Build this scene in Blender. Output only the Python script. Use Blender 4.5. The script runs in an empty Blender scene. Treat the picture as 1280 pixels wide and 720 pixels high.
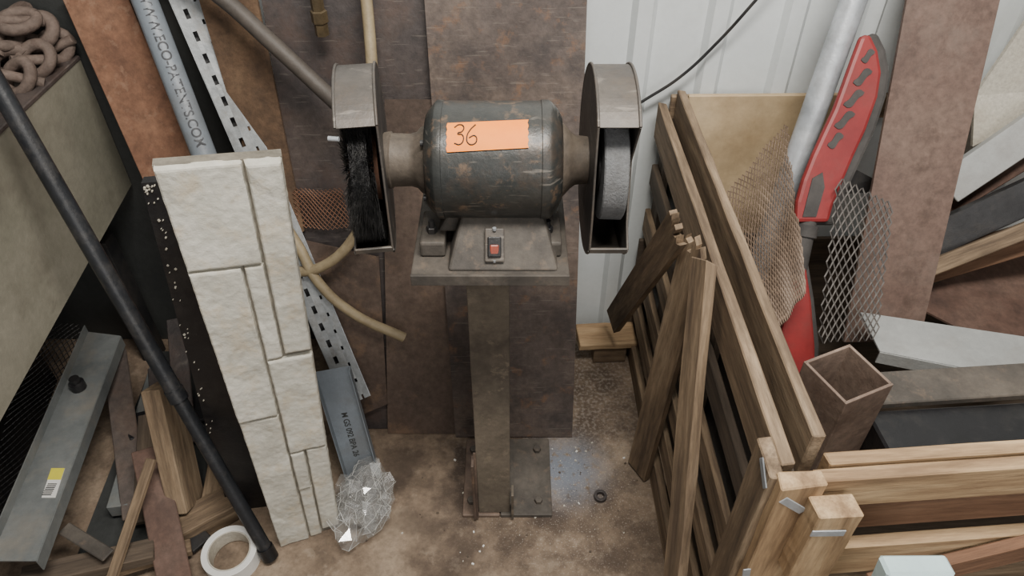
import bpy, math, random
from mathutils import Vector, Matrix, noise
random.seed(7)
SC=bpy.context.scene
def lin(c):
    r=[]
    for a in c:
        a=a/255.0
        r.append(a/12.92 if a<=.04045 else ((a+.055)/1.055)**2.4)
    return (r[0],r[1],r[2],1)
# ---------------- materials ----------------
def M(name,cols,scale=6,stretch=(1,1,1),rough=.7,metal=0,bump=.25,bscale=None,fine=.35,fscale=60,distort=0.3,pos=None,dirt=None,dirtamt=.5,dirt2=None,dirt2amt=.6,scr=0):
    m=bpy.data.materials.new(name);m.use_nodes=True
    nt=m.node_tree;N=nt.nodes;Lk=nt.links
    b=N['Principled BSDF']
    tc=N.new('ShaderNodeTexCoord');oi=N.new('ShaderNodeObjectInfo')
    mp=N.new('ShaderNodeMapping');mp.inputs['Scale'].default_value=stretch
    add=N.new('ShaderNodeVectorMath');add.operation='ADD'
    sc=N.new('ShaderNodeMath');sc.operation='MULTIPLY';sc.inputs[1].default_value=17.0
    Lk.new(oi.outputs['Random'],sc.inputs[0])
    Lk.new(tc.outputs['Object'],add.inputs[0]);Lk.new(sc.outputs[0],add.inputs[1])
    Lk.new(add.outputs[0],mp.inputs['Vector'])
    n1=N.new('ShaderNodeTexNoise');n1.inputs['Scale'].default_value=scale;n1.inputs['Detail'].default_value=8;n1.inputs['Roughness'].default_value=.62;n1.inputs['Distortion'].default_value=distort
    Lk.new(mp.outputs[0],n1.inputs['Vector'])
    cr=N.new('ShaderNodeValToRGB');E=cr.color_ramp.elements
    n=len(cols)
    if pos is None: pos=[.32+.36*i/(n-1) for i in range(n)] if n>1 else [0]
    while len(E)<n: E.new(.5)
    for i in range(n):
        E[i].position=pos[i];E[i].color=lin(cols[i])
    if n==1: E[1].color=lin(cols[0]);
    Lk.new(n1.outputs['Fac'],cr.inputs[0])
    n2=N.new('ShaderNodeTexNoise');n2.inputs['Scale'].default_value=fscale;n2.inputs['Detail'].default_value=5;n2.inputs['Roughness'].default_value=.7
    Lk.new(mp.outputs[0],n2.inputs['Vector'])
    mr=N.new('ShaderNodeMapRange');mr.inputs[1].default_value=.3;mr.inputs[2].default_value=.7
    mr.inputs[3].default_value=1-fine;mr.inputs[4].default_value=1+fine*.5
    Lk.new(n2.outputs['Fac'],mr.inputs[0])
    mx=N.new('ShaderNodeVectorMath');mx.operation='MULTIPLY'
    Lk.new(cr.outputs[0],mx.inputs[0]);Lk.new(mr.outputs[0],mx.inputs[1])
    col=mx.outputs[0]
    for di,(dc,da,ds,off) in enumerate(((dirt,dirtamt,1.7,(5.3,2.1,9.7)),(dirt2,dirt2amt,4.5,(1.3,8.1,3.7)))):
        if not dc: continue
        n3=N.new('ShaderNodeTexNoise');n3.inputs['Scale'].default_value=scale*ds;n3.inputs['Detail'].default_value=9;n3.inputs['Roughness'].default_value=.7
        ad=N.new('ShaderNodeVectorMath');ad.operation='ADD';ad.inputs[1].default_value=off
        Lk.new(mp.outputs[0] if stretch!=(1,1,1) else add.outputs[0],ad.inputs[0]);Lk.new(ad.outputs[0],n3.inputs['Vector'])
        r3=N.new('ShaderNodeMapRange');r3.inputs[1].default_value=.5+.05*di;r3.inputs[2].default_value=.66;r3.inputs[3].default_value=0;r3.inputs[4].default_value=da
        Lk.new(n3.outputs['Fac'],r3.inputs[0])
        mm=N.new('ShaderNodeMixRGB');mm.inputs['Color2'].default_value=lin(dc)
        Lk.new(r3.outputs[0],mm.inputs['Fac']);Lk.new(col,mm.inputs['Color1']);col=mm.outputs[0]
    if scr:
        m2=N.new('ShaderNodeMapping');m2.inputs['Scale'].default_value=(3,3,40);m2.inputs['Rotation'].default_value=(.5,.3,.4)
        Lk.new(add.outputs[0],m2.inputs['Vector'])
        n4=N.new('ShaderNodeTexNoise');n4.inputs['Scale'].default_value=6;n4.inputs['Detail'].default_value=6
        Lk.new(m2.outputs[0],n4.inputs['Vector'])
        r4=N.new('ShaderNodeMapRange');r4.inputs[1].default_value=.62;r4.inputs[2].default_value=.68;r4.inputs[4].default_value=scr
        Lk.new(n4.outputs['Fac'],r4.inputs[0])
        mm=N.new('ShaderNodeMixRGB');mm.inputs['Color2'].default_value=lin((150,142,132))
        Lk.new(r4.outputs[0],mm.inputs['Fac']);Lk.new(col,mm.inputs['Color1']);col=mm.outputs[0]
    Lk.new(col,b.inputs['Base Color'])
    b.inputs['Roughness'].default_value=rough;b.inputs['Metallic'].default_value=metal
    if bump:
        bp=N.new('ShaderNodeBump');bp.inputs['Strength'].default_value=bump;bp.inputs['Distance'].default_value=.004
        Lk.new((n2 if bscale is None else n1).outputs['Fac'],bp.inputs['Height']);Lk.new(bp.outputs[0],b.inputs['Normal'])
    return m
m_rustdark=M('rusty_sheet_dark',[(60,52,50),(84,75,70),(102,88,78)],3,rough=.62,dirt=(104,80,64),dirtamt=.5)
m_rustA=M('rusty_sheet_mottled',[(66,56,52),(90,80,75),(106,93,84)],4,rough=.55,dirt=(50,46,46),dirtamt=.8,dirt2=(120,90,68),dirt2amt=.65,scr=.2)
m_rustB=M('rusty_sheet_brown',[(72,60,53),(98,83,73),(116,98,84)],2.5,rough=.6,dirt=(72,57,48),dirtamt=.6,dirt2=(126,101,80),dirt2amt=.5)
m_rustC=M('dark_steel_sheet',[(48,44,44),(66,60,59),(80,71,67)],4,rough=.5,dirt=(82,64,54),dirtamt=.45,scr=.2)
m_rustbrown=M('rust_orange_brown',[(96,67,52),(120,86,66),(134,100,78)],6,rough=.85,dirt=(76,54,42),dirtamt=.5,dirt2=(140,112,92))
m_rustred=M('rust_dark_red',[(72,54,47),(92,70,60),(102,82,72)],6,rough=.8,dirt=(60,46,40),dirtamt=.5)
m_rustflat=M('rust_flat_bar',[(86,69,62),(106,86,77),(114,95,85)],3,rough=.65,dirt=(122,110,102),dirtamt=.35,dirt2=(74,58,50))
m_fibre=M('rust_fibrous',[(72,56,43),(94,73,55),(110,88,67)],9,rough=.9,dirt=(56,45,37),dirtamt=.6,bump=.6)
m_wood=M('pallet_wood',[(88,73,58),(127,108,86),(154,135,111)],5,stretch=(.6,6,6),rough=.8,fine=.35,fscale=30,dirt=(78,64,52),dirtamt=.7)
m_woodl=M('pallet_wood_light',[(128,103,76),(170,142,108),(194,168,132)],4,stretch=(.6,6,6),rough=.75,fine=.28,fscale=30,dirt=(106,82,60),dirtamt=.55)
m_woodr=M('wood_red_brown',[(94,68,52),(122,90,68),(140,108,84)],5,stretch=(.6,6,6),rough=.8,fine=.3,fscale=30)
m_woodd=M('wood_dark',[(58,50,42),(82,71,60),(100,87,73)],5,stretch=(.6,6,6),rough=.85,fine=.3,fscale=30)
m_ply=M('plywood_pale',[(160,138,106),(188,166,132),(202,182,150)],3,stretch=(1,1,5),rough=.75,fine=.15,fscale=25,dirt=(146,118,88),dirtamt=.4)
m_galv=M('galvanised_steel',[(146,151,156),(172,177,182),(194,198,203)],9,rough=.4,metal=.35,fine=.12,dirt=(132,130,124),dirtamt=.3)
m_galvd=M('galvanised_channel_dull',[(116,120,122),(142,146,148),(164,167,168)],14,rough=.45,metal=.3,fine=.15,dirt=(112,106,98),dirtamt=.5)
m_grey=M('painted_grey_steel',[(92,97,98),(110,114,114),(126,128,126)],4,rough=.5,metal=.1,fine=.15,dirt=(134,127,116),dirtamt=.5)
m_pvc=M('grey_pvc',[(108,116,124),(124,132,140)],4,rough=.45,fine=.1,dirt=(100,98,94),dirtamt=.4)
m_paleg=M('pale_grey_metal',[(148,151,150),(168,170,169)],3,rough=.5,fine=.1,dirt=(126,120,112),dirtamt=.4)
m_cream=M('cream_panel',[(176,171,158),(194,189,176)],5,rough=.7,fine=.25,fscale=150,dirt=(150,138,120),dirtamt=.4)
m_dark=M('dark_steel',[(28,28,30),(42,42,44),(54,53,52)],5,rough=.45,metal=.2,fine=.2,dirt=(78,72,66),dirtamt=.35)
m_print=M('faded_print',[(58,60,64),(70,72,76)],8,rough=.6,bump=0)
m_black=M('black_paint',[(18,18,20),(27,27,30)],6,rough=.38,fine=.15,dirt=(60,57,54),dirtamt=.35)
m_blackpole=M('black_pole_paint',[(28,30,33),(40,42,46)],12,rough=.4,metal=.1,fine=.15,dirt=(92,88,84),dirtamt=.3)
m_motor=M('motor_dark_grey_paint',[(36,38,38),(50,52,51),(64,63,60)],7,rough=.38,metal=.1,fine=.22,dirt=(80,66,55),dirtamt=.6,dirt2=(112,92,74),dirt2amt=.7,scr=.3)
m_cast=M('cast_dusty',[(60,56,52),(78,73,67),(94,87,79)],8,rough=.7,fine=.25,dirt=(52,48,44),dirtamt=.5,dirt2=(108,93,79),dirt2amt=.5)
m_neck=M('neck_worn_brown',[(66,60,53),(86,78,69),(102,91,79)],10,rough=.6,fine=.25,dirt=(54,49,45),dirtamt=.6)
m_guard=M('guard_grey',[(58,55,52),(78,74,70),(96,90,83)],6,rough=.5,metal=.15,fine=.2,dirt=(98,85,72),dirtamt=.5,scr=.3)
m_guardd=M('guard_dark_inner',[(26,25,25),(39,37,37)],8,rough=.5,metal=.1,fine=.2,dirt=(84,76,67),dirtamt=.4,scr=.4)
m_brush=M('wire_brush_black',[(20,20,21),(38,38,39),(74,73,72)],40,rough=.45,metal=.3,bump=.9,fine=.6,fscale=180)
m_bristle=M('bristle_grey',[(48,48,48),(84,82,80)],40,rough=.45,metal=.3,bump=0)
m_wheel=M('grinding_wheel_grey',[(98,100,102),(122,123,124)],20,rough=.9,bump=.7,fine=.25,fscale=250,dirt=(84,82,80),dirtamt=.4)
m_col=M('column_steel',[(74,68,60),(98,90,79),(116,107,94)],5,rough=.65,fine=.25,dirt=(56,50,45),dirtamt=.75,dirt2=(130,118,102))
m_stone=M('stone_veneer',[(170,167,156),(188,186,175),(203,201,191)],14,rough=.85,bump=.45,fine=.13,fscale=70,dirt=(184,164,132),dirtamt=.4)
m_grout=M('stone_backing',[(112,107,96),(134,128,117)],12,rough=.9)
m_label=M('orange_tape',[(255,132,0),(255,146,8)],8,rough=.6,fine=.06,bump=.1)
m_ink=M('ink',[(20,20,22)],5,rough=.6,bump=0)
m_red=M('red_plastic',[(118,34,36),(138,44,44)],8,rough=.5,fine=.1,bump=.1,dirt=(104,58,54),dirtamt=.4)
m_grip=M('grip_rubber',[(54,52,51),(74,71,69)],12,rough=.8,fine=.2)
m_hoseb=M('beige_hose',[(142,128,100),(162,147,118)],8,rough=.5,fine=.15,dirt=(110,95,75),dirtamt=.5)
m_hosed=M('dark_hose',[(62,57,53),(84,77,70)],6,rough=.6,fine=.2)
m_brass=M('brass_fitting',[(80,70,54),(102,88,66)],12,rough=.45,metal=.4)
m_mesh=M('rusty_mesh',[(108,92,79),(132,114,98)],12,rough=.6,metal=.1)
m_meshg=M('grey_mesh',[(84,80,78),(108,104,100)],12,rough=.6,metal=.15)
m_tube=M('rusty_square_tube',[(98,82,72),(122,104,92),(138,121,108)],6,rough=.7,dirt=(84,63,53),dirtamt=.5)
m_white=M('white_plastic',[(206,206,202),(222,222,219)],6,rough=.4,fine=.05,bump=.05)
m_cyan=M('pale_blue_plastic',[(170,194,196),(188,210,212)],6,rough=.4,fine=.05)
m_bench=M('bench_khaki_grey',[(106,104,92),(124,121,108),(138,134,121)],2.5,rough=.5,fine=.12,dirt=(92,86,75),dirtamt=.5)
m_charcoal=M('charcoal_sheet',[(52,54,54),(66,68,67)],3,rough=.5,metal=.1,fine=.15)
m_chain=M('rusty_chain',[(88,76,69),(114,99,90)],14,rough=.8,dirt=(74,58,50),dirtamt=.6,bump=.6)
m_lime=M('yellow_label',[(206,196,60),(214,206,80)],4,rough=.5,fine=.05)
m_redled=M('rocker_red',[(138,62,46)],5,rough=.35,bump=0)
m_wall=M('white_cladding',[(200,206,207),(214,219,220)],1.5,rough=.45,fine=.05,bump=.05,dirt=(178,180,176),dirtamt=.3)
m_floor=M('concrete_floor',[(94,80,67),(128,111,94),(152,135,116)],5,rough=.85,bump=.5,fine=.28,fscale=90,dirt=(74,62,53),dirtamt=.75,dirt2=(156,141,124),dirt2amt=.5)
nt=m_floor.node_tree;N=nt.nodes;Lk=nt.links;b=N['Principled BSDF']
src=b.inputs['Base Color'].links[0].from_socket
geo=N.new('ShaderNodeNewGeometry')
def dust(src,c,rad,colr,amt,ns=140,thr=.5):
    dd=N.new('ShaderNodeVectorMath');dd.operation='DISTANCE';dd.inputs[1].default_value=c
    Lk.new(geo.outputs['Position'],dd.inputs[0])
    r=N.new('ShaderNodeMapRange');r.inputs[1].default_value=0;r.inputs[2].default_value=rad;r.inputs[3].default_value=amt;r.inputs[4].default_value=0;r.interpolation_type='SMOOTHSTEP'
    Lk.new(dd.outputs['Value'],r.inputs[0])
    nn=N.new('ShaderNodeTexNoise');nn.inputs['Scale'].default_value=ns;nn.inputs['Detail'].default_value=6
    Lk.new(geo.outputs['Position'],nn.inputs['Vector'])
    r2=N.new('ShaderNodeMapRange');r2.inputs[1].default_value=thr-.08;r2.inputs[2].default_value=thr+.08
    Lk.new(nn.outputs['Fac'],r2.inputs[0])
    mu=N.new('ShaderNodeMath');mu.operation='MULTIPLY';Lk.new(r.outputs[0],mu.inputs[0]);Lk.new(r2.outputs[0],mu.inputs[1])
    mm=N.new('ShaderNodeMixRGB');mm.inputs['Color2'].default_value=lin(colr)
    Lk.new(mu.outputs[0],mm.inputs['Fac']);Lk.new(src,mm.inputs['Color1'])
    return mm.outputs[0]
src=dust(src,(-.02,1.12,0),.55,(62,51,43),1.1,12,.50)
src=dust(src,(0.1,1.4,0),.45,(178,170,160),.5,110,.55)
src=dust(src,(0.135,1.10,0),.16,(112,118,128),1.1,60,.38)
src=dust(src,(0.15,1.02,0),.4,(204,196,186),.7,260,.66)
Lk.new(src,b.inputs['Base Color'])

# ---------------- geometry helpers ----------------
def add(name,verts,faces,mat,parent=None,smooth=False,mw=None,bevel=0,seg=2):
    me=bpy.data.meshes.new(name);me.from_pydata([tuple(v) for v in verts],[],faces);me.update()
    o=bpy.data.objects.new(name,me);SC.collection.objects.link(o)
    if mat: me.materials.append(mat)
    if mw is not None:o.matrix_world=mw
    if smooth:
        for p in me.polygons:p.use_smooth=True
    if bevel:
        md=o.modifiers.new('b','BEVEL');md.width=bevel;md.segments=seg;md.limit_method='ANGLE'
    if parent:o.parent=parent
    return o
def empty(name,mw=None):
    e=bpy.data.objects.new(name,None);SC.collection.objects.link(e);e.empty_display_size=.05
    if mw is not None:e.matrix_world=mw
    return e
BF=[(0,1,3,2),(4,6,7,5),(0,4,5,1),(2,3,7,6),(0,2,6,4),(1,5,7,3)]
def boxv(sx,sy,sz):
    return [(x*sx/2,y*sy/2,z*sz/2) for x in(-1,1) for y in(-1,1) for z in(-1,1)]
def box(name,c,s,mat,parent=None,rot=(0,0,0),bevel=.002):
    from mathutils import Euler
    mw=Matrix.Translation(c)@Euler([math.radians(a) for a in rot]).to_matrix().to_4x4()
    return add(name,boxv(*s),BF,mat,parent,mw=mw,bevel=bevel)
def frame(p1,p2,n):
    p1=Vector(p1);p2=Vector(p2);X=(p2-p1).normalized();Nn=Vector(n);Nn=(Nn-X*Nn.dot(X)).normalized();Yv=Nn.cross(X)
    mw=Matrix((( X.x,Yv.x,Nn.x,0),(X.y,Yv.y,Nn.y,0),(X.z,Yv.z,Nn.z,0),(0,0,0,1)))
    return mw,(p2-p1).length
def plank(name,p1,p2,w,t,n,mat,parent=None,bevel=.002,rough=0,splinter=0):
    R,L=frame(p1,p2,n)
    mw=Matrix.Translation((Vector(p1)+Vector(p2))/2)@R
    if splinter:
        V=[];F=[];m=7;L0=L/2
        for i in range(m):
            y0=-w/2+w*i/m;y1=-w/2+w*(i+1)/m
            e0=splinter*random.random();e1=splinter*random.random()
            k=len(V)
            for z in(-t/2,t/2):
                V+=[(-L/2,y0,z),(-L/2,y1,z),(L0-e1,y1,z*.8),(L0-e0,y0,z*.8)]
            F+=[(k+3,k+2,k+1,k),(k+4,k+5,k+6,k+7),(k,k+1,k+5,k+4),(k+1,k+2,k+6,k+5),(k+2,k+3,k+7,k+6),(k+3,k,k+4,k+7)]
        return add(name,V,F,mat,parent,mw=mw)
    seg=10 if rough else 1
    V=[];F=[]
    for i in range(seg+1):
        x=-L/2+L*i/seg
        for (a,b_) in((-1,-1),(1,-1),(1,1),(-1,1)):
            j=rough*(random.random()-.5)
            e=rough*3*(random.random()-.5) if i in(0,seg) else 0
            V.append((x+e,a*(w/2)+j,b_*t/2+j*.3))
    for i in range(seg):
        for k in range(4):
            a=i*4+k;b_=i*4+(k+1)%4
            F.append((a,b_,b_+4,a+4))
    F.append((3,2,1,0));q=seg*4;F.append((q,q+1,q+2,q+3))
    return add(name,V,F,mat,parent,mw=mw,bevel=bevel,seg=1)
def plate(name,pts,t,mat,parent=None,bevel=0,back=True):
    P=[Vector(p) for p in pts];n=Vector((0,0,0))
    for i in range(len(P)):
        a=P[i];b_=P[(i+1)%len(P)];n+=a.cross(b_)
    n.normalize();c=sum(P,Vector())/len(P)
    k=len(P)
    V=[p-c+n*t/2 for p in P]+[p-c-n*t/2 for p in P]
    F=[tuple(range(k)),tuple(range(2*k-1,k-1,-1))]+[(i,i+k,(i+1)%k+k,(i+1)%k) for i in range(k)]
    return add(name,V,F,mat,parent,mw=Matrix.Translation(c),bevel=bevel)
def tube(name,pts,r,mat,parent=None,smooth=True,seg=16,cap=True,res=8,poly=False):
    cu=bpy.data.curves.new(name,'CURVE');cu.dimensions='3D';cu.bevel_depth=r;cu.bevel_resolution=seg//4;cu.use_fill_caps=cap;cu.resolution_u=res
    if poly or len(pts)==2:
        s=cu.splines.new('POLY');s.points.add(len(pts)-1)
        for p,q in zip(s.points,pts):p.co=(q[0],q[1],q[2],1)
    else:
        s=cu.splines.new('BEZIER');s.bezier_points.add(len(pts)-1)
        for p,q in zip(s.bezier_points,pts):
            p.co=q;p.handle_left_type='AUTO';p.handle_right_type='AUTO'
    o=bpy.data.objects.new(name+'_c',cu);SC.collection.objects.link(o)
    dg=bpy.context.evaluated_depsgraph_get();me=bpy.data.meshes.new_from_object(o.evaluated_get(dg))
    bpy.data.objects.remove(o)
    me.name=name
    o=bpy.data.objects.new(name,me);SC.collection.objects.link(o);me.materials.clear();me.materials.append(mat)
    for p in me.polygons:p.use_smooth=smooth
    if parent:o.parent=parent
    return o
def lathe(name,prof,mat,parent=None,c=(0,0,0),axis='x',seg=48,smooth=True,jit=0):
    V=[];F=[]
    for (x,r) in prof:
        for i in range(seg):
            a=2*math.pi*i/seg;rr=r*(1+jit*(random.random()-.5)) 
            if axis=='x':V.append((x,rr*math.cos(a),rr*math.sin(a)))
            else:V.append((rr*math.cos(a),rr*math.sin(a),x))
    n=len(prof)
    for j in range(n-1):
        for i in range(seg):
            a=j*seg+i;b_=j*seg+(i+1)%seg
            F.append((a,b_,b_+seg,a+seg))
    F.append(tuple(range(seg))[::-1]);F.append(tuple(range((n-1)*seg,n*seg)))
    o=add(name,V,F,mat,parent,smooth=False,mw=Matrix.Translation(c))
    if smooth:
        for p in o.data.polygons:p.use_smooth=len(p.vertices)==4
        md=o.modifiers.new('e','EDGE_SPLIT');md.split_angle=math.radians(35)
    return o
def hexbolt(name,c,r,h,mat,parent,n='z'):
    return lathe(name,[(0,r),(h,r),(h+.001,r*.85)],mat,parent,c,axis=n,seg=6,smooth=False)
def meshpanel(name,q,nu,nv,th,mat,parent=None,mask=None):
    q=[Vector(a) for a in q];V=[];idx={};F=[]
    def vid(i,j):
        if (i,j) not in idx:
            u=i/nu;v=j/nv
            p=(q[0]*(1-u)+q[1]*u)*(1-v)+(q[3]*(1-u)+q[2]*u)*v
            p=p+Vector((0,.004*math.sin(i*.35),.004*math.sin(j*.3)))
            idx[(i,j)]=len(V);V.append(p)
        return idx[(i,j)]
    for i in range(1,nu):
        for j in range(1,nv):
            if (i+j)%2==1 and (mask is None or mask(i/nu,j/nv)):
                F.append((vid(i-1,j),vid(i,j-1),vid(i+1,j),vid(i,j+1)))
    o=add(name,V,F,mat,parent)
    w=o.modifiers.new('w','WIREFRAME');w.thickness=th;w.use_even_offset=False
    return o

# ---------------- room ----------------
plate('floor',[(-3,-1.2,-.01),(3,-1.2,-.01),(3,1.75,-.01),(-3,1.75,-.01)],.02,m_floor)
V=[];F=[];prof=[(0,0),(.012,-.016),(.040,-.016),(.052,0)]
pts=[(-3,0)]
k=-20
while True:
    x0=.262+k*.165;k+=1
    if x0>2.9:break
    if x0<-2.95:continue
    for dx,dy in prof:pts.append((x0+dx,dy))
pts.append((3,0))
for (x,dy) in pts:
    V+=[(x,1.605+dy,0),(x,1.605+dy,2.7)]
for i in range(len(pts)-1):F.append((2*i,2*i+2,2*i+3,2*i+1))
w=add('wall_back',V,F,m_wall);md=w.modifiers.new('s','SOLIDIFY');md.thickness=.004;md.offset=1

# ---------------- leaning sheets ----------------
def Lp(x,z,o=0):return (x,1.2+.2923*z+o,z)
def sheet(name,c,mat,o,t=.005):
    return plate(name,[Lp(x,z,o) for x,z in c],t,mat)
sheet('rusty_steel_sheet',[(-.182,1.22),(.151,1.22),(.16,0.003),(-.15,0.003)],m_rustA,0)
sheet('rusty_steel_sheet',[(-.275,.85),(-.02,.85),(-.0,.003),(-.332,.003),(-.302,.5)],m_rustB,.012)
sheet('rusty_steel_sheet',[(-.52,1.18),(-.05,1.18),(-.08,.003),(-.405,.003),(-.50,.55)],m_rustC,.028)
plate('rusty_steel_offcut',[Lp(-.50,.545,.004),Lp(-.315,.50,.004),Lp(-.325,.10,.004),Lp(-.41,.06,.004)],.003,m_rustB)
sheet('fibrous_rusty_plate',[(-.66,1.20),(-.53,1.20),(-.485,.56),(-.56,.50)],m_fibre,.012,.008)
plate('charcoal_steel_sheet',[(-1.6,1.575,1.25),(-.56,1.575,1.25),(-.56,1.565,.003),(-1.6,1.565,.003)],.004,m_charcoal)
meshpanel('checker_rust_offcut',[Lp(-.50,.66,.006),Lp(-.385,.66,.006),Lp(-.375,.57,.006),Lp(-.50,.57,.006)],24,16,.003,m_rustbrown)

# ---------------- bench grinder ----------------
G=empty('bench_grinder');cx,cy,cz=-.035,.98,1.0
C=(cx,cy,cz)
body=[(-.094,.045),(-.094,.070),(-.090,.076),(-.080,.0885),(-.077,.0905),(-.068,.0905),(-.067,.0890),(.078,.0890),(.079,.0905),(.090,.0905),(.095,.087),(.105,.076),(.110,.066),(.110,.04)]
lathe('motor_body',body,m_motor,G,C,seg=64)
lathe('motor_neck_left',[(-.160,.030),(-.160,.042),(-.150,.044),(-.148,.041),(-.12,.040),(-.110,.043),(-.104,.050),(-.09,.056)],m_neck,G,C)
lathe('motor_neck_right',[(.10,.062),(.113,.056),(.124,.044),(.132,.038),(.150,.036),(.152,.036),(.153,.043),(.161,.043),(.161,.03)],m_neck,G,C)
for a in (35,125,215,305):
    ca,sa=math.cos(math.radians(a)),math.sin(math.radians(a))
    lathe('cover_screw',[(-.099,.005),(-.092,.005)],m_dark,G,(cx,cy+.062*ca,cz+.062*sa),seg=12)
def guard(tag,x0,x1,inner_side,t0,t1,outer_cut,inner_cut,R=.142):
    before=set(bpy.data.objects)
    n=60;V=[];F=[];th=.003
    for i in range(n+1):
        a=math.radians(t0+(t1-t0)*i/n)
        for rr in (R,R-th):
            for x in (x0,x1):
                V.append((x,cy+.0-rr*math.cos(a),cz+rr*math.sin(a)))
    for i in range(n):
        a=i*4;b_=a+4
        F+=[(a,a+1,b_+1,b_),(a+2,b_+2,b_+3,a+3),(a,b_,b_+2,a+2),(a+1,a+3,b_+3,b_+1)]
    F+=[(0,2,3,1),(n*4,n*4+1,n*4+3,n*4+2)]
    add(tag+'_band',V,F,m_guard,G)
    for s,x in (('inner',x0 if inner_side==0 else x1),('outer',x1 if inner_side==0 else x0)):
        P=[]
        for i in range(n+1):
            a=math.radians(t0+(t1-t0)*i/n)
            P.append((x,cy-(R-.001)*math.cos(a),cz+(R-.001)*math.sin(a)))
        cut=[(x,cy+dy,cz+dz) for dy,dz in (outer_cut if s=='outer' else inner_cut)]
        P+=cut
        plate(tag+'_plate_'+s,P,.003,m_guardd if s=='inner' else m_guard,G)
        a0=math.radians(t0);a1=math.radians(t1)
        edge=[(x,cy-R*math.cos(a1),cz+R*math.sin(a1))]+cut+[(x,cy-R*math.cos(a0),cz+R*math.sin(a0))]
        tube(tag+'_edge_'+s,edge,.0018,m_guard,G,seg=8,poly=True)
    for nm,xr in(('a',x0),('b',x1)):
        rim=[(xr,cy-(R+.001)*math.cos(math.radians(a)),cz+(R+.001)*math.sin(math.radians(a))) for a in range(t0,t1+1,6)]
        tube(tag+'_rim_'+nm,rim,.0022,m_guard,G,seg=8)
    a=math.radians(t1-360);ly=cy-R*math.cos(a);lz=cz+R*math.sin(a)
    for i in range(6):
        xx=x0+(x1-x0)*(i+.5)/6
        aa=math.radians(308);yy=cy-(R-.005)*math.cos(aa);zz=cz+(R-.005)*math.sin(aa)
        box(tag+'_vent_rib_%d'%i,(xx,yy,zz),(.004,.034,.003),m_galvd,G,(-38,0,0),bevel=0)
    box(tag+'_lip',((x0+x1)/2,ly+.001,lz-.002),(x1-x0,.004,.010),m_guard,G,(12,0,0),bevel=.001)
    return set(bpy.data.objects)-before
gl_=guard('guard_left',-.252,-.196,1,50,322,[(-.02,-.09),(.02,.0),(-.02,.10)],[(-.110,-.03),(-.095,.06)])
gr_=guard('guard_right',.117,.174,0,50,322,[(-.08,-.06),(-.05,.03)],[(-.110,-.03),(-.095,.06)])
bx=-.228
before=set(bpy.data.objects)
lathe('wire_brush_core',[(-.013,.05),(-.013,.096),(.013,.096),(.013,.05)],m_brush,G,(bx,cy-.018,cz),seg=72)
for mi,(mt_,cnt) in enumerate(((m_brush,5200),(m_bristle,2200))):
    V=[];F=[]
    for i in range(cnt):
        a=random.random()*2*math.pi;x=(random.random()-.5)*.038
        r0=.070;r1=.106+random.random()*.014
        a2=a+random.gauss(0,.06);x2=x*1.30+random.gauss(0,.003)
        x2=max(-.030,min(.023,x2))
        w_=.0008;k=len(V)
        V+=[(x-w_,-r0*math.cos(a),r0*math.sin(a)),(x+w_,-r0*math.cos(a),r0*math.sin(a)),(x2,-r1*math.cos(a2),r1*math.sin(a2)),(x,-r0*math.cos(a+.015),r0*math.sin(a+.015))]
        F+=[(k,k+1,k+2),(k+1,k+3,k+2),(k+3,k,k+2)]
    add('wire_brush_bristles_%d'%mi,V,F,mt_,G,mw=Matrix.Translation((bx,cy-.018,cz)))
lathe('brush_flange',[(-.020,.02),(-.020,.045),(.024,.052),(.024,.02)],m_rustbrown,G,(bx,cy-.018,cz))
# the left guard and brush sit slightly toed-in on the spindle
Rg=Matrix.Translation((-.224,cy,cz))@Matrix.Rotation(math.radians(8),4,'Z')@Matrix.Translation((.224,-cy,-cz))
for o in list(gl_)+list(set(bpy.data.objects)-before):
    o.matrix_world=Rg@o.matrix_world
lathe('spindle_left',[(-.03,.009),(.07,.009)],m_dark,G,(bx,cy,cz),seg=16)
wx=.150
lathe('grinding_wheel',[(-.019,.03),(-.019,.081),(-.017,.083),(.015,.084),(.017,.081),(.017,.03)],m_wheel,G,(wx,cy-.018,cz+.004),seg=80)
lathe('wheel_flange',[(-.022,.02),(-.022,.040),(.021,.040),(.021,.02)],m_dark,G,(wx,cy-.018,cz+.004))
lathe('spindle_right',[(-.05,.009),(.028,.009)],m_dark,G,(wx,cy-.012,cz),seg=16)
tube('guard_screw',[(-.252,cy-.088,cz+.09),(-.237,cy-.090,cz+.09)],.0035,m_galv,G)
def frustum(name,b,t,z0,z1,mat,parent,bevel=.004):
    V=[(b[0],b[2],z0),(b[1],b[2],z0),(b[1],b[3],z0),(b[0],b[3],z0),(t[0],t[2],z1),(t[1],t[2],z1),(t[1],t[3],z1),(t[0],t[3],z1)]
    return add(name,V,[(3,2,1,0),(4,5,6,7),(0,1,5,4),(1,2,6,5),(2,3,7,6),(3,0,4,7)],mat,parent,bevel=bevel)
frustum('pedestal_casting',(-.100,.072,.870,1.10),(-.078,.048,.925,1.06),.868,.935,m_cast,G)
frustum('motor_saddle',(-.118,.068,.935,1.06),(-.10,.055,.945,1.03),.895,.925,m_cast,G)
for sx in(-.125,.058):
    box('mount_ear',(sx,.95,.882),(.04,.09,.028),m_cast,G,bevel=.004)
    hexbolt('mount_bolt',(sx-.002,.935,.896),.009,.010,m_dark,G)
    lathe('mount_stud',[(0,.005),(.022,.005)],m_dark,G,(sx-.002,.935,.896),axis='z',seg=12)
box('switch_plate',(-.027,.8915,.903),(.030,.004,.052),m_guard,G,(-38,0,0))
box('switch_body',(-.027,.8885,.902),(.021,.010,.032),m_black,G,(-38,0,0))
box('switch_rocker',(-.027,.884,.899),(.014,.008,.018),m_redled,G,(-30,0,0),bevel=.002)
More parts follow.
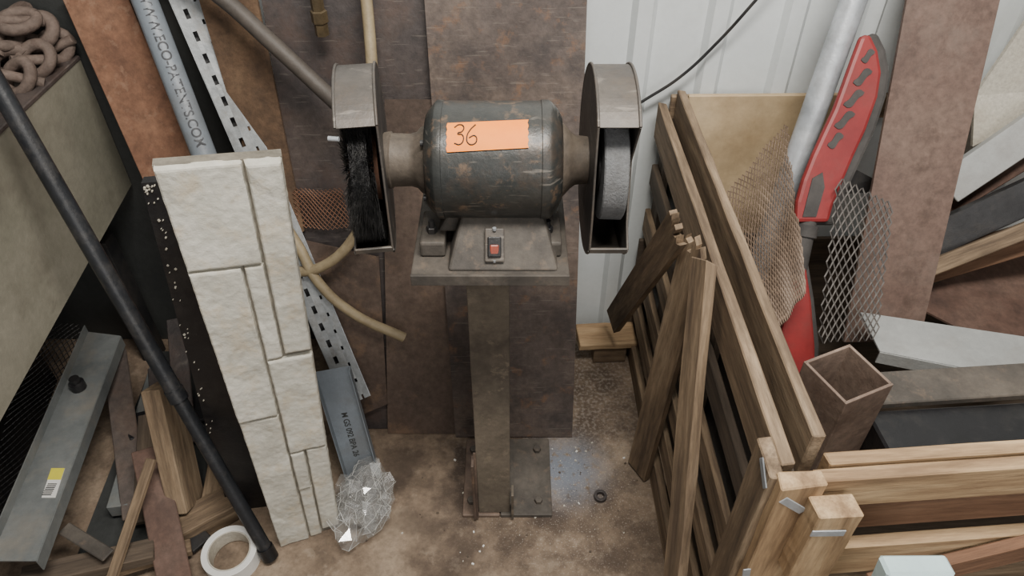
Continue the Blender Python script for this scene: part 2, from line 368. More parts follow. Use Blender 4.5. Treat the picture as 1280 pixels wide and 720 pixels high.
for dz in(-.021,.021):
    lathe('switch_screw',[(0,.003),(.004,.003)],m_galv,G,(-.027,.890-.0+dz*.6,.903+dz),axis='z',seg=10)
box('base_plate',(-.034,.985,.861),(.246,.25,.012),m_cast,G,bevel=.002)
box('base_plate_skirt',(-.034,.862,.858),(.246,.006,.02),m_cast,G,bevel=.001)
for sx in(-.14,.073):
    hexbolt('plate_bolt',(sx,1.06,.867),.009,.008,m_dark,G)
box('column_web',(-.0425,.972,.435),(.075,.005,.845),m_col,G,bevel=.001)
box('column_flange_left',(-.078,1.010,.435),(.005,.08,.845),m_col,G,bevel=.001)
box('column_flange_right',(-.0075,1.010,.435),(.005,.08,.845),m_col,G,bevel=.001)
box('column_back',(-.0425,1.047,.435),(.075,.005,.845),m_col,G,bevel=.001)
box('foot_plate',(.035,1.075,.006),(.125,.225,.012),m_cast,G,bevel=.002)
box('foot_plate_left',(-.075,1.075,.005),(.09,.225,.010),m_rustB,G,bevel=.002)
plate('gusset_left',[(-.086,.955,.012),(-.086,.972,.25),(-.080,.972,.25),(-.080,.955,.012)],.004,m_rustB,G)
box('gusset_angle_left',(-.088,.965,.12),(.006,.03,.22),m_rustB,G,bevel=.001)
box('gusset_angle_right',(.001,.968,.06),(.006,.03,.10),m_col,G,bevel=.001)
for bxx,byy in((.065,1.0),(.065,1.15),(-.1,1.0),(-.1,1.15)):
    hexbolt('anchor_bolt',(bxx,byy,.012),.010,.010,m_cast,G)
V=[];F=[];nx,na=14,8
def tp(x,a,r=.0915):
    a=math.radians(a);return (cx+x,cy-r*math.cos(a),cz+r*math.sin(a))
for i in range(nx+1):
    for j in range(na+1):
        xx=-.058+.116*i/nx
        if i in(0,nx):xx+=.0007*(-1)**j
        V.append(tp(xx,41+28*j/na+ (i/nx-.5)*4))
for i in range(nx):
    for j in range(na):
        a=i*(na+1)+j;F.append((a,a+na+1,a+na+2,a+1))
lab=add('number_tape',V,F,m_label,G,smooth=True)
three=[(-.047,62),(-.040,65),(-.034,63),(-.036,58),(-.042,56),(-.036,55),(-.034,50),(-.039,46),(-.047,47)]
six=[(-.017,65),(-.024,60),(-.029,53),(-.027,47),(-.020,46),(-.015,50),(-.018,54),(-.026,52)]
tube('digit_three',[tp(x,a,.0922) for x,a in three],.0009,m_ink,G,seg=8)
tube('digit_six',[tp(x,a,.0922) for x,a in six],.0009,m_ink,G,seg=8)

# ---------------- stone veneer panel ----------------
S=empty('stone_veneer_panel')
TL=Vector((-.525,.920,1.027));TR=Vector((-.350,.970,1.013));BL=Vector((-.547,.893,.0));BR=Vector((-.414,.941,.0))
def sp(s,t):return (TL*(1-s)+TR*s)*(1-t)+(BL*(1-s)+BR*s)*t
nrm=((TR-TL).cross(BL-TL)).normalized()
if nrm.y>0:nrm=-nrm
plate('backing',[TL-nrm*.012,TR-nrm*.012,BR-nrm*.012,BL-nrm*.012],.022,m_grout,S)
stones=[(0,.69,0,.19,.010),(.69,1,0,.40,.013),(0,.49,.19,.56,.012),(.49,.69,.19,.41,.009),(.49,1,.41,.68,.012),(0,.49,.56,1,.010),(.49,.70,.68,.81,.012),(.70,1,.68,.985,.010),(.49,.70,.81,1,.008)]
for k,(s0,s1,t0,t1,h) in enumerate(stones):
    gs,gt=.006,.0012
    a0=s0+(gs if s0>0 else 0);a1=s1-(gs if s1<1 else 0);b0=t0+(gt if t0>0 else 0);b1=t1-(gt if t1<1 else 0)
    nu=max(14,int((a1-a0)*75));nv=max(14,int((b1-b0)*330));V=[];F=[]
    for i in range(nu+1):
        for j in range(nv+1):
            u=i/nu;v=j/nv
            p=sp(a0+(a1-a0)*u,b0+(b1-b0)*v)
            edge=min(u*(a1-a0)*.16,(1-u)*(a1-a0)*.16,v*(b1-b0),(1-v)*(b1-b0))
            e=min(1,edge/.004)
            q=p*6+Vector((k*7,0,0))
            ter=noise.fractal(q,1,2,6)
            cell=noise.voronoi(Vector((p.x*9+k*3,p.y*9,p.z*7)))
            tilt=(noise.noise(cell[1][0]*3.1))*.004
            d=h*(.65+.35*e)+.0030*ter+tilt*min(1,(cell[0][1]-cell[0][0])*5)+.0006*noise.noise(p*90)
            if i in(0,nu) or j in(0,nv):d=-.002
            p=p+nrm*(d)+ (0.0015*noise.noise(p*60))*Vector((1,0,1))*(1-e)
            V.append(p)
    for i in range(nu):
        for j in range(nv):
            a=i*(nv+1)+j;F.append((a,a+1,a+nv+2,a+nv+1))
    add('stone_%d'%k,V,F,m_stone,S,smooth=False)
bb=empty('black_foam_board')
plate('board',[(-.612,1.03,.93),(-.44,1.06,.93),(-.48,1.02,.0),(-.695,.99,.0)],.02,m_black,bb)
for i in range(46):
    t=random.random()**2.2*.7;s=random.random()*.10
    p=Vector((-.610,1.03,.925)).lerp(Vector((-.695,.99,0)),t)+Vector((.2,.03,0))*s+Vector((0,-.0115,0))
    r=.0008+random.random()**2*.0024
    box('paint_fleck_%d'%i,p,(r*1.5,.003,r*(1+random.random())),m_cream,bb,(0,random.random()*90,0),bevel=0)

# ---------------- tall leaning stock on the left ----------------
def ext(a,b_,t):a=Vector(a);b_=Vector(b_);return a+(b_-a)*t
R0,R1=(-.868,1.55,1.03),(-.774,1.42,.707)
plank('rusty_flat_bar',ext(R0,R1,-.08),ext(R0,R1,2.0),.128,.006,(.1,-1,.4),m_rustbrown)
p0,p1=(-.742,1.50,1.049),(-.650,1.35,.777)
P=empty('printed_pvc_pipe')
a,b_=ext(p0,p1,-.2),ext(p0,p1,2.5)
tube('pipe',[a,b_],.0255,m_pvc,P,seg=32)
def pipetext(body,size,start,p0,p1,nvec,r,parent,sx=.92,yoff=-.010,mat=None):
    cu=bpy.data.curves.new('t','FONT');cu.body=body;cu.size=size;cu.extrude=.0003;cu.offset=.0004
    to=bpy.data.objects.new('t',cu);SC.collection.objects.link(to)
    dg=bpy.context.evaluated_depsgraph_get();me=bpy.data.meshes.new_from_object(to.evaluated_get(dg));bpy.data.objects.remove(to)
    R,_=frame(p0,p1,Vector(nvec))
    tm=bpy.data.objects.new('print',me);SC.collection.objects.link(tm);me.materials.clear();me.materials.append(mat or m_print)
    for v in me.vertices:
        yy=v.co.y+yoff
        if r:
            ang=yy/(r+.0003);v.co=Vector((v.co.x*sx,(r+.0005)*math.sin(ang),(r+.0005)*math.cos(ang)+v.co.z*.3))
        else: v.co=Vector((v.co.x*sx,yy,.0015+v.co.z*.3))
    tm.matrix_world=Matrix.Translation(start)@R;tm.parent=parent
pipetext('N WWW.ECO-PATENTS.COM',.028,ext(p0,p1,-.12),p0,p1,(.42,-.72,.55),.0255,P)
Q=empty('slotted_galvanised_channel')
q0,q1=Vector((-.670,1.53,1.038)),Vector((-.384,1.185,.171))
up=Vector((.35,-.85,.4))
q0e=ext(q0,q1,-.06)
R,L=frame(q0e,q1,up)
mw=Matrix.Translation(q0e)@R
def loc(name,x,y,z,sx,sy,sz,mat=m_galvd,par=Q,bev=0):
    return add(name,boxv(sx,sy,sz),BF,mat,par,mw=mw@Matrix.Translation((x,y,z)),bevel=bev)
loc('edge_a',L/2,-.0235,0,L,.017,.002);loc('edge_b',L/2,.0245,0,L,.015,.002);loc('mid',L/2,.003,0,L,.018,.002)
loc('flange_a',L/2,-.032,-.012,L,.002,.026);loc('flange_b',L/2,.032,-.012,L,.002,.026,m_galv)
n=int(L/.046)
for i in range(n):
    loc('bridge_%d'%i,.046*i+.015,-.0105,0,.026,.010,.002)
    loc('bridge2_%d'%i,.046*i+.038,.0145,0,.036,.006,.002)
loc('back_web',L/2,0,-.024,L,.062,.002,m_dark)
U=empty('grey_u_channel')
c0,c1=Vector((-.412,1.14,.34)),Vector((-.366,1.055,.0))
R,L=frame(c0,c1,(.1,-.85,.35));mw=Matrix.Translation(c0)@R
loc('web',L/2,0,0,L,.080,.002,m_pvc,U);loc('lip_a',L/2,-.040,.012,L,.002,.025,m_pvc,U);loc('lip_b',L/2,.040,.012,L,.002,.025,m_pvc,U)
pipetext('M GS 092 BPA 26',.020,ext(c0,c1,.35),c0,c1,(.1,-.85,.35),0,U,mat=m_charcoal)
B=empty('black_metal_pole')
a,b_=Vector((-.556,.852,.013)),Vector((-.900,1.20,1.007))
mid=ext(a,b_,.42)
tube('lower_section',[a,mid],.0155,m_blackpole,B,seg=24)
tube('upper_section',[mid,ext(a,b_,1.25)],.0175,m_blackpole,B,seg=24)
tube('collar',[ext(a,b_,.40),ext(a,b_,.425)],.0195,m_blackpole,B,seg=24)
tube('foot_cap',[a,ext(a,b_,.03)],.0185,m_black,B,seg=24)

# ---------------- bench on the left ----------------
K=empty('steel_workbench')
plate('apron',[(-.955,1.55,.905),(-.995,.45,.905),(-.985,.45,.44),(-.955,1.55,.57)],.006,m_bench,K)
plate('apron_front',[(-.995,.45,.905),(-1.9,.45,.905),(-1.9,.45,.5),(-.985,.45,.44)],.006,m_bench,K)
plate('top',[(-.98,1.55,.865),(-1.9,1.55,.865),(-1.9,.45,.865),(-1.0,.45,.865)],.006,m_rustdark,K)
plank('top_rim',(-.972,1.55,.905),(-1.010,.45,.905),.045,.010,(0,0,1),m_rustC,K)
plank('top_rim_inner',(-.992,1.55,.885),(-1.032,.45,.885),.006,.045,(0,0,1),m_rustC,K)
for yy in(.55,1.5):
    box('leg',(-1.06,yy,.22),(.05,.05,.44),m_dark,K)
CH=empty('rusty_shackle_pile')
def ring(name,c,r1,r2,n,mat,par,el=1.5,frac=1):
    n=Vector(n).normalized();t=n.orthogonal().normalized();s=n.cross(t)
    pts=[Vector(c)+t*r1*el*math.cos(a)+s*r1*math.sin(a) for a in [2*math.pi*frac*i/20 for i in range(21)]]
    tube(name,pts,r2,mat,par,seg=12,poly=True)
cs=[(-.985,1.53,.935),(-1.03,1.50,.935),(-.99,1.46,.94),(-1.03,1.44,.945),(-1.07,1.50,.94),(-1.0,1.52,.975),(-1.05,1.47,.985),(-1.08,1.42,.95),(-1.0,1.40,.93),(-1.04,1.53,.99),(-1.09,1.46,1.0),(-1.05,1.40,.96),(-1.01,1.49,1.01),(-1.10,1.52,.97),(-1.12,1.44,.95)]
for i,c in enumerate(cs):
    ring('shackle_%d'%i,c,.026,.012+.002*(i%2),(random.uniform(-1,1),random.uniform(-1,0),random.uniform(.2,1)),m_chain,CH,1.35,(1,.7)[i%2])
for i,c in enumerate(cs[::2]):
    n_=Vector((random.uniform(-1,1),random.uniform(-1,1),.3)).normalized()
    tube('shackle_pin_%d'%i,[Vector(c)-n_*.045,Vector(c)+n_*.045],.011,m_chain,CH,seg=8)
tube('rusty_pipe_offcut',[(-1.15,1.00,.938),(-.905,1.085,.925)],.026,m_cast,seg=24)

# ---------------- hoses ----------------
tube('beige_hose',[(-.30,1.545,1.35),(-.29,1.479,1.057),(-.286,1.425,.939),(-.29,1.37,.76),(-.345,1.325,.60),(-.45,1.295,.51),(-.56,1.32,.49)],.0120,m_hoseb,seg=16,res=16)
tube('beige_hose',[(-.56,1.38,.66),(-.49,1.325,.555),(-.45,1.285,.48),(-.38,1.265,.40),(-.262,1.255,.325)],.0120,m_hoseb,seg=16,res=16)
tube('dark_rubber_hose',[(-.72,1.50,1.16),(-.576,1.46,1.075),(-.478,1.42,.995),(-.35,1.36,.89),(-.24,1.22,.88),(-.20,1.14,.90)],.0165,m_hosed,seg=20,res=16)
T=empty('hose_fitting')
tube('hose_tail',[(-.385,1.49,1.14),(-.385,1.47,1.05)],.012,m_hosed,T)
lathe('ferrule',[(-.045,.009),(-.045,.014),(-.02,.014),(-.018,.017),(.004,.017),(.006,.013),(.03,.013)],m_brass,T,(-.385,1.462,1.038),axis='z',seg=6,smooth=False)
tube('steel_cable',[(.62,1.55,1.20),(.509,1.55,1.03),(.453,1.56,.94),(.381,1.565,.851),(.30,1.57,.785)],.0035,m_dark,res=12)

# ---------------- crate ----------------
ang=math.radians(1.0)
CM=Matrix.Translation((.358,.555,0))@Matrix.Rotation(ang,4,'Z')
CR=empty('timber_crate')
def cp(x,y,z):return CM@Vector((x,y,z))
def fp(x,y,z):return CM@Vector((x,y+.06*x,z))
nL=CM.to_3x3()@Vector((-1,0,0));nF=(CM.to_3x3()@Vector((.06,-1,0))).normalized()
LEN=1.015
for i,(z0,z1,m,dx) in enumerate(((.0,.075,m_wood,0),(.13,.20,m_wood,.022),(.27,.335,m_wood,.022),(.41,.48,m_wood,.022),(.56,.62,m_woodd,.022),(.695,.785,m_wood,0))):
    if dx==0: plank('left_slat_%d'%i,cp(.010,0.02,(z0+z1)/2),cp(.010,LEN,(z0+z1)/2),z1-z0,.020,nL,m,CR,rough=.003)
    else: plank('left_slat_%d'%i,cp(.014,0.02,(z0+z1)/2),cp(.014,LEN,(z0+z1)/2),z1-z0,.014,nL,m,CR,rough=.003)
for yy in(.06,.42,.76,.98):
    plank('left_batten',cp(.029,yy,.01),cp(.029,yy,.74),.07,.014,nL,m_woodd,CR)
plank('left_inner_board_top',cp(.050,0.040,.765),cp(.050,LEN,.765),.10,.018,nL,m_wood,CR,rough=.003)
plank('left_inner_board_low',cp(.042,0.06,.38),cp(.042,LEN,.38),.60,.006,nL,m_charcoal,CR)
plank('front_top_outer',fp(.045,.0,.750),fp(1.05,.0,.750),.066,.020,nF,m_woodl,CR,rough=.003)
plank('front_top_inner',fp(.064,.023,.750),fp(1.05,.023,.750),.072,.020,nF,m_woodl,CR,rough=.003)
plank('front_slat_a',fp(.045,.016,.655),fp(1.05,.016,.655),.06,.018,nF,m_woodr,CR,rough=.003)
plank('front_slat_b',fp(.045,.0,.56),fp(1.05,.0,.56),.08,.02,nF,m_woodl,CR,rough=.003)
plank('front_slat_c',fp(.045,.02,.43),fp(1.05,.02,.43),.07,.02,nF,m_wood,CR,rough=.003)
plank('front_slat_d',fp(.045,.0,.30),fp(1.05,.0,.30),.08,.02,nF,m_wood,CR,rough=.003)
plank('front_slat_e',fp(.045,.0,.12),fp(1.05,.0,.12),.08,.02,nF,m_wood,CR,rough=.003)
plank('front_slat_diagonal',fp(.20,-.022,.50),fp(.50,-.022,.62),.05,.018,nF,m_woodr,CR,rough=.003)
plank('front_post',cp(.018,-.008,0.0),cp(.018,-.008,.79),.060,.024,nF,m_woodl,CR,rough=.003)
plank('front_post_side',cp(-.012,.028,0.0),cp(-.012,.028,.79),.065,.020,nL,m_wood,CR,rough=.003)
plank('front_corner_block',cp(.060,-.034,.60),cp(.060,-.034,.770),.060,.036,nF,m_woodl,CR,rough=.002)
plank('strap_front',cp(-.005,-.0215,.765),cp(.030,-.0215,.735),.014,.002,nF,m_galv,CR)
plank('strap_front_b',cp(.030,-.0535,.735),cp(.075,-.0535,.735),.014,.002,nF,m_galv,CR)
plank('strap_side',cp(-.0235,-.005,.765),cp(-.0235,.030,.785),.014,.002,nL,m_galv,CR)
plank('strap_low',cp(-.012,-.0215,.58),cp(-.002,-.0215,.50),.012,.002,nF,m_galv,CR)
plank('back_panel',cp(.065,LEN-.012,.61),cp(.42,LEN-.012,.61),.40,.012,nF,m_ply,CR)
plank('back_panel_low',cp(.0,LEN-.012,.20),cp(1.0,LEN-.012,.20),.38,.012,nF,m_woodd,CR)
plank('back_rail',cp(.03,LEN+.006,.77),cp(.55,LEN+.006,.77),.06,.014,nF,m_wood,CR)
plank('crate_deck',cp(.07,LEN/2+.03,.05),cp(1.05,LEN/2+.03,.05),.92,.02,(0,0,1),m_woodd,CR)
plank('right_side',cp(1.05,0.12,.40),cp(1.05,LEN,.40),.78,.02,nL,m_wood,CR)
plank('pallet_foot_board',(.19,1.50,.075),(.36,1.51,.075),.09,.02,(0,0,1),m_woodl,CR,rough=.002)
plank('pallet_foot_block',(.235,1.50,.0325),(.33,1.505,.0325),.07,.063,(0,0,1),m_wood,CR)
plank('broken_timber_slat',(.285,.47,.018),(.322,.955,.82),.052,.020,(-.9,-.35,0),m_wood,rough=.004)
plank('broken_timber_slat',(.322,1.09,.012),(.330,1.03,.81),.066,.016,(-.85,-.5,0),m_wood,splinter=.05)
plank('broken_timber_slat',(.280,1.46,.18),(.295,1.04,.83),.066,.018,(-.8,-.45,.3),m_wood,splinter=.05)

# ---------------- things in / behind the crate ----------------
a,b_=Vector((.690,1.50,1.05)),Vector((.588,1.33,.640))
GP=empty('galvanised_pole')
tube('shaft',[ext(a,b_,-.3),ext(a,b_,2.1)],.0265,m_galv,GP,seg=40)
meshpanel('rusty_mesh_offcut',[(.451,1.30,.709),(.606,1.46,.80),(.585,1.09,.63),(.500,.98,.62)],36,36,.0042,m_mesh)
meshpanel('expanded_metal_offcut',[(.66,1.27,.78),(.81,1.29,.70),(.745,1.05,.53),(.615,1.03,.53)],18,24,.0045,m_meshg)
plate('steel_offcut',[(.66,1.36,.78),(.80,1.38,.70),(.795,1.37,.67),(.67,1.32,.70)],.003,m_dark)
KB=empty('caster_board')
def kb(x,z,o=0):return Vector((x,1.25+(z-.6835)*.677,z))+Vector((0,-.828,.56))*o
outl=[(.700,.990),(.718,.992),(.736,.965),(.746,.930),(.742,.890),(.722,.835),(.700,.790),(.680,.745),(.665,.710),(.657,.680),(.588,.680),(.588,.715),(.598,.752),(.616,.795),(.636,.835),(.654,.870),(.668,.907),(.684,.950)]
def kplate(name,pl,o,t,mat,bev=0):
    return plate(name,[kb(x,z,o) for x,z in pl],t,mat,KB,bevel=bev)
def grow(pl,g,gx=0):
    c_=Vector((sum(p[0] for p in pl)/len(pl),sum(p[1] for p in pl)/len(pl)));r=[]
    for p in pl:
        v=Vector(p)-c_;v2=v.normalized()*g;r.append((p[0]+v2.x+gx,p[1]+v2.y))
    return r
kplate('deck_top',outl,.012,.022,m_red,.008)
kplate('deck_rim',grow(outl,.006,.024),-.012,.024,m_grip,.008)
def sblob(cx_,cz_,rx,rz,rot):
    pl=[];n=10
    top=[];bot=[]
    for i in range(n+1):
        u=-1+2*i/n;wv=rz*.55*math.sin(u*math.pi);hh_=rz*(1-abs(u)**3)**.5
        top.append((u*rx,wv+hh_));bot.append((u*rx,wv-hh_))
    for x,z in top+bot[::-1][1:-1]:
        pl.append((cx_+x*math.cos(rot)-z*math.sin(rot),cz_+x*math.sin(rot)+z*math.cos(rot)))
    return pl
for i,(x,z,rx,rz) in enumerate(((.714,.956,.015,.006),(.706,.922,.021,.007),(.691,.887,.023,.007),(.675,.852,.023,.007),(.659,.818,.018,.007))):
    kplate('grip_%d'%i,sblob(x,z,rx,rz,.45),.0235,.003,m_grip)
kplate('grip_tail',[(.600,.690),(.628,.690),(.642,.740),(.636,.765),(.616,.755)],.0235,.004,m_grip)
tube('torsion_bar',[kb(.622,.70),kb(.600,.58)],.021,m_grip,KB,seg=20)
tube('torsion_collar',[kb(.618,.675),kb(.614,.655)],.026,m_grip,KB,seg=20)
low=[(.595,.610),(.615,.610),(.632,.54),(.645,.46),(.650,.36),(.62,.26),(.575,.26),(.555,.36),(.562,.44),(.578,.52)]
kplate('rear_deck',low,.010,.016,m_red,.005)
kplate('rear_rim',grow(low,.006,.010),-.008,.018,m_grip,.004)
plate('rusty_wide_flat_bar',[(.80,1.565,1.20),(.99,1.565,1.20),(.925,1.17,.40),(.753,1.17,.40)],.008,m_rustflat)
ST=empty('rusty_square_tube')
mt=Matrix.Translation((.528,.775,.400))@Matrix.Rotation(math.radians(24),4,'Z')
w_=.090;t_=.005;hh=.68
for nm,x,y,sx,sy in(('f',0,-w_/2,w_,t_),('b',0,w_/2,w_,t_),('l',-w_/2,0,t_,w_),('r',w_/2,0,t_,w_)):
    add('side_'+nm,boxv(sx+ (t_ if sx>.01 else 0),sy,hh),BF,m_tube,ST,mw=mt@Matrix.Translation((x,y,0)),bevel=.001)
GF=empty('grey_steel_flat')
plate('web',[(.757,1.160,.50),(1.08,1.085,.50),(1.012,.968,.50),(.757,1.044,.50)],.004,m_paleg,GF)
plate('lip',[(.757,1.044,.50),(1.012,.968,.50),(1.012,.968,.47),(.757,1.044,.47)],.004,m_paleg,GF)
plank('black_box_beam',(.600,.745,.585),(1.15,.785,.585),.085,.09,(0,0,1),m_black,bevel=.004)
plank('weathered_board',(.60,.822,.640),(1.1,.862,.640),.070,.014,(0,0,1),m_cast)
plate('rusty_steel_offcut',[(.90,1.24,.46),(1.34,1.50,.46),(1.34,1.2,.42),(1.10,1.10,.42)],.005,m_rustred)
plate('perforated_cream_panel',[(1.10,1.53,1.10),(1.02,1.50,.84),(1.04,1.46,.735),(1.25,1.50,.86),(1.28,1.53,1.10)],.01,m_cream)
plank('pale_grey_channel',(.985,1.40,.66),(1.26,1.44,.93),.075,.03,(-.2,-.8,.4),m_paleg)
plank('dark_steel_bar',(.94,1.31,.58),(1.25,1.34,.77),.075,.03,(-.1,-.8,.5),m_dark)
plank('timber_batten',(.93,1.26,.54),(1.22,1.28,.70),.035,.03,(0,-.6,.6),m_wood)
plank('rusty_bar',(1.0,1.42,.58),(1.25,1.44,.82),.05,.03,(0,-.7,.6),m_rustred)
plank('timber_board',(.92,1.30,.49),(1.25,1.32,.62),.07,.02,(0,-.6,.6),m_woodr)
plank('pale_blue_plastic_trim',(.515,.36,0.0),(.505,.455,.745),.085,.03,(0,-1,0),m_cyan,bevel=.004)

# ---------------- scrap heap on the lower left ----------------
GC=empty('grey_steel_shelf_channel')
plate('web',[(-1.138,1.397,.20),(-1.045,1.382,.20),(-.965,.745,.20),(-1.06,.745,.20)],.003,m_grey,GC)
plate('lip',[(-1.045,1.382,.20),(-.965,.745,.20),(-.965,.745,.165),(-1.045,1.382,.165)],.003,m_grey,GC)
plate('lip_b',[(-1.138,1.397,.20),(-1.06,.745,.20),(-1.06,.745,.225),(-1.138,1.397,.225)],.003,m_grey,GC)
lathe('black_knob',[(0,.018),(.02,.018),(.022,.012),(.035,.012)],m_black,GC,(-1.075,1.20,.203),axis='z',seg=16)
plate('barcode_sticker',[(-1.035,.965,.2025),(-1.005,.965,.2025),(-.992,.89,.2025),(-1.022,.89,.2025)],.001,m_white,GC)
plate('sticker_yellow',[(-1.035,.965,.2032),(-1.005,.965,.2032),(-1.0,.935,.2032),(-1.03,.935,.2032)],.001,m_lime,GC)
for i in range(7):
    y=.925-.0045*i
    plate('bar_%d'%i,[(-1.024,y,.2034),(-1.004,y,.2034),(-1.004,y-.002,.2034),(-1.024,y-.002,.2034)],.0008,m_ink,GC)
plank('black_crate_side_beam',(-1.30,1.38,.10),(-1.20,.75,.10),.03,.16,(0,0,1),m_dark)
meshpanel('black_wire_mesh',[(-1.36,1.45,.20),(-1.16,1.42,.20),(-1.08,.80,.10),(-1.30,.80,.10)],26,60,.003,m_black)
plank('timber_block',(-.812,1.12,.31),(-.775,.965,.05),.095,.045,(-.5,.2,.3),m_wood,bevel=.003)
plank('rusty_angle_strip',(-1.075,1.371,.15),(-.88,.93,.06),.06,.006,(0,0,1),m_rustdark)
plank('rusty_flat_strip',(-.865,1.05,.16),(-.735,.76,.03),.07,.008,(.2,-.2,1),m_rustred)
plank('timber_stick',(-.815,.985,.21),(-.865,.77,.08),.022,.014,(0,0,1),m_wood)
plank('timber_offcut',(-.80,.90,.03),(-.66,1.00,.03),.07,.055,(0,0,1),m_wood,rough=.003)
plank('timber_offcut',(-1.05,.76,.09),(-.80,.84,.07),.05,.03,(0,0,1),m_woodd)
plank('timber_offcut',(-.92,1.18,.12),(-.86,.92,.05),.05,.02,(0,0,1),m_woodd)
plank('timber_offcut',(-.76,1.25,.04),(-.72,.98,.04),.05,.03,(0,0,1),m_wood)
plank('grey_pipe_offcut',(-.99,1.40,.05),(-.93,.95,.05),.05,.04,(0,0,1),m_grey)
plank('steel_offcut_bar',(-.92,1.45,.20),(-.84,1.15,.04),.05,.006,(0,-.3,1),m_rustC)
plank('dark_steel_offcut',(-.98,1.15,.10),(-.80,1.30,.02),.09,.01,(0,0,1),m_dark)
plank('rusty_bar_offcut',(-.94,1.30,.16),(-.80,.88,.03),.025,.02,(0,0,1),m_rustC)
plank('timber_offcut',(-.90,.80,.05),(-.74,.87,.03),.035,.02,(0,0,1),m_wood)
plank('white_plastic_strip',(-.99,.86,.13),(-.87,.80,.12),.03,.006,(0,0,1),m_cast)
plate('dark_scrap_sheet',[(-1.05,1.50,.012),(-.62,1.50,.012),(-.64,1.02,.012),(-1.0,.80,.012)],.006,m_charcoal)
plank('dark_steel_offcut',(-.90,1.02,.03),(-.72,.88,.02),.05,.012,(0,0,1),m_dark)
TR_=empty('white_tape_roll')
def ringm(name,c,ro,ri,h,mat,par,rot):
    V=[];F=[];n=48
    for i in range(n):
        a=2*math.pi*i/n
        for r,z in((ro,0),(ro,h),(ri,h),(ri,0)):V.append((r*math.cos(a),r*math.sin(a),z))
    for i in range(n):
        for k in range(4):
            a=i*4+k;b_=i*4+(k+1)%4;c2=((i+1)%n)*4
            F.append((a,c2+k,c2+(k+1)%4,b_))
    return add(name,V,F,mat,par,mw=Matrix.Translation(c)@rot,bevel=.001)
ringm('roll',(-.645,.855,.0),.062,.048,.045,m_white,TR_,Matrix.Rotation(math.radians(3),4,'X'))
ringm('core',(-.645,.855,.001),.0478,.045,.044,m_cream,TR_,Matrix.Rotation(math.radians(3),4,'X'))
mp_=bpy.data.materials.new('clear_film');mp_.use_nodes=True
nt=mp_.node_tree;N=nt.nodes;b=N['Principled BSDF'];b.inputs['Base Color'].default_value=(.75,.75,.73,1);b.inputs['Roughness'].default_value=.08
b.inputs['Specular IOR Level'].default_value=1.0
tr=N.new('ShaderNodeBsdfTransparent');mxs=N.new('ShaderNodeMixShader');mxs.inputs[0].default_value=.08
gl=N.new('ShaderNodeBsdfGlossy');gl.inputs['Roughness'].default_value=.08
mx2=N.new('ShaderNodeMixShader');mx2.inputs[0].default_value=.10
nt.links.new(tr.outputs[0],mxs.inputs[1]);nt.links.new(b.outputs[0],mxs.inputs[2])
nt.links.new(mxs.outputs[0],mx2.inputs[1]);nt.links.new(gl.outputs[0],mx2.inputs[2])
nt.links.new(mx2.outputs[0],N['Material Output'].inputs['Surface'])
m_crease=M('film_crease',[(166,166,162),(200,200,196)],20,rough=.2,fine=.1,bump=0)
import bmesh
PW=empty('crumpled_plastic_wrap')
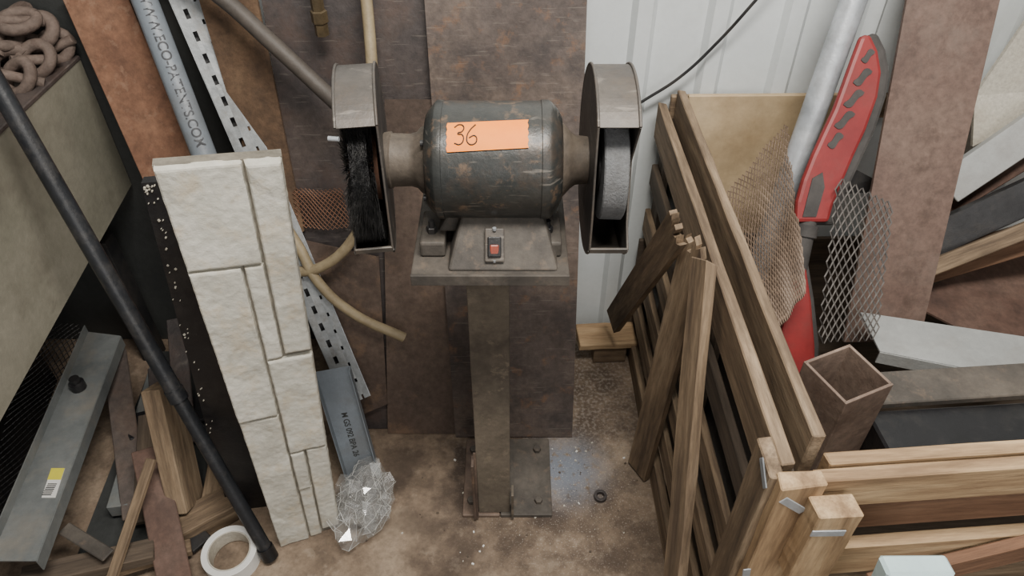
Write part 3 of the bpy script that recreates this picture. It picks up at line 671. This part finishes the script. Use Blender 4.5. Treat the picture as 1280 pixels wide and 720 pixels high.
for li,(sx,sy,sz,sd) in enumerate(((.060,.085,.052,1),(.050,.070,.062,9),(.064,.056,.040,17),(.045,.060,.045,23))):
    bm=bmesh.new();bmesh.ops.create_icosphere(bm,subdivisions=3,radius=1)
    for v in bm.verts:
        p=v.co.copy();o3=Vector((sd,sd*2.1,0))
        cell=noise.voronoi(p*2.6+o3)[0];c1_=cell[1]-cell[0]
        d=1.0+.5*noise.noise(p*1.3+o3)-.35*c1_-.22*random.random()
        v.co=Vector((p.x*sx*d*1.3,p.y*sy*d*1.3,max(-.054,p.z*sz*d*1.15)))
    me=bpy.data.meshes.new('film_%d'%li);bm.to_mesh(me);me.materials.append(mp_)
    o=bpy.data.objects.new('film_%d'%li,me);SC.collection.objects.link(o);o.location=(-.352,.965+.008*li,.056);o.parent=PW
    V=[];F=[];E_=list(bm.edges);random.shuffle(E_)
    for e in E_[:130]:
        a_,b2=e.verts[0].co,e.verts[1].co;k=len(V)
        s_=(b2-a_).cross(Vector((0,0,1)));s_=s_.normalized()*.0004 if s_.length>0 else Vector((.0004,0,0))
        V+=[a_-s_,a_+s_,b2+s_,b2-s_];F.append((k,k+1,k+2,k+3))
    add('creases_%d'%li,V,F,m_crease,PW,mw=Matrix.Translation((-.352,.965+.008*li,.0565)))
    bm.free()
ringm('washer_nut',(.219,1.018,0),.016,.009,.012,m_rustC,None,Matrix.Identity(4))
DB=empty('floor_debris')
for i in range(60):
    x=random.uniform(-.38,.33);y=random.uniform(.86,1.2);r=random.uniform(.001,.003)
    if random.random()<.4:x=random.gauss(.12,.07);y=random.gauss(1.08,.07)
    if random.random()<.15:x=random.gauss(-.1,.03);y=random.gauss(.9,.03)
    box('chip_%d'%i,(x,y,r*.5),(r*2,r*1.4,r),random.choice([m_white,m_cream,m_woodd,m_woodd]),DB,(0,0,random.random()*180),bevel=0)

# ---------------- camera & light ----------------
cam=bpy.data.cameras.new('camera');co=bpy.data.objects.new('camera',cam);SC.collection.objects.link(co)
cam.sensor_width=36;cam.lens=26.02;co.location=(0,0,1.617);co.rotation_euler=(math.radians(48),0,0);cam.clip_start=.02
SC.camera=co
def area(name,loc,tgt,sx,sy,e,col):
    l=bpy.data.lights.new(name,'AREA');l.shape='RECTANGLE';l.size=sx;l.size_y=sy;l.energy=e;l.color=col
    o=bpy.data.objects.new(name,l);SC.collection.objects.link(o);o.location=loc
    o.rotation_euler=(Vector(tgt)-Vector(loc)).to_track_quat('-Z','Y').to_euler()
area('workshop_ceiling_light',(.30,.30,2.8),(0,1.1,.3),1.2,.35,92,(1,.945,.87))
area('behind_camera_light',(1.0,-2.0,1.9),(0,1.1,.6),2.2,1.6,36,(1,.97,.93))  # broad unseen area light behind the camera, aimed at the grinder
wd=bpy.data.worlds.new('world');SC.world=wd;wd.use_nodes=True
wd.node_tree.nodes['Background'].inputs[0].default_value=(1,.98,.95,1);wd.node_tree.nodes['Background'].inputs[1].default_value=.24
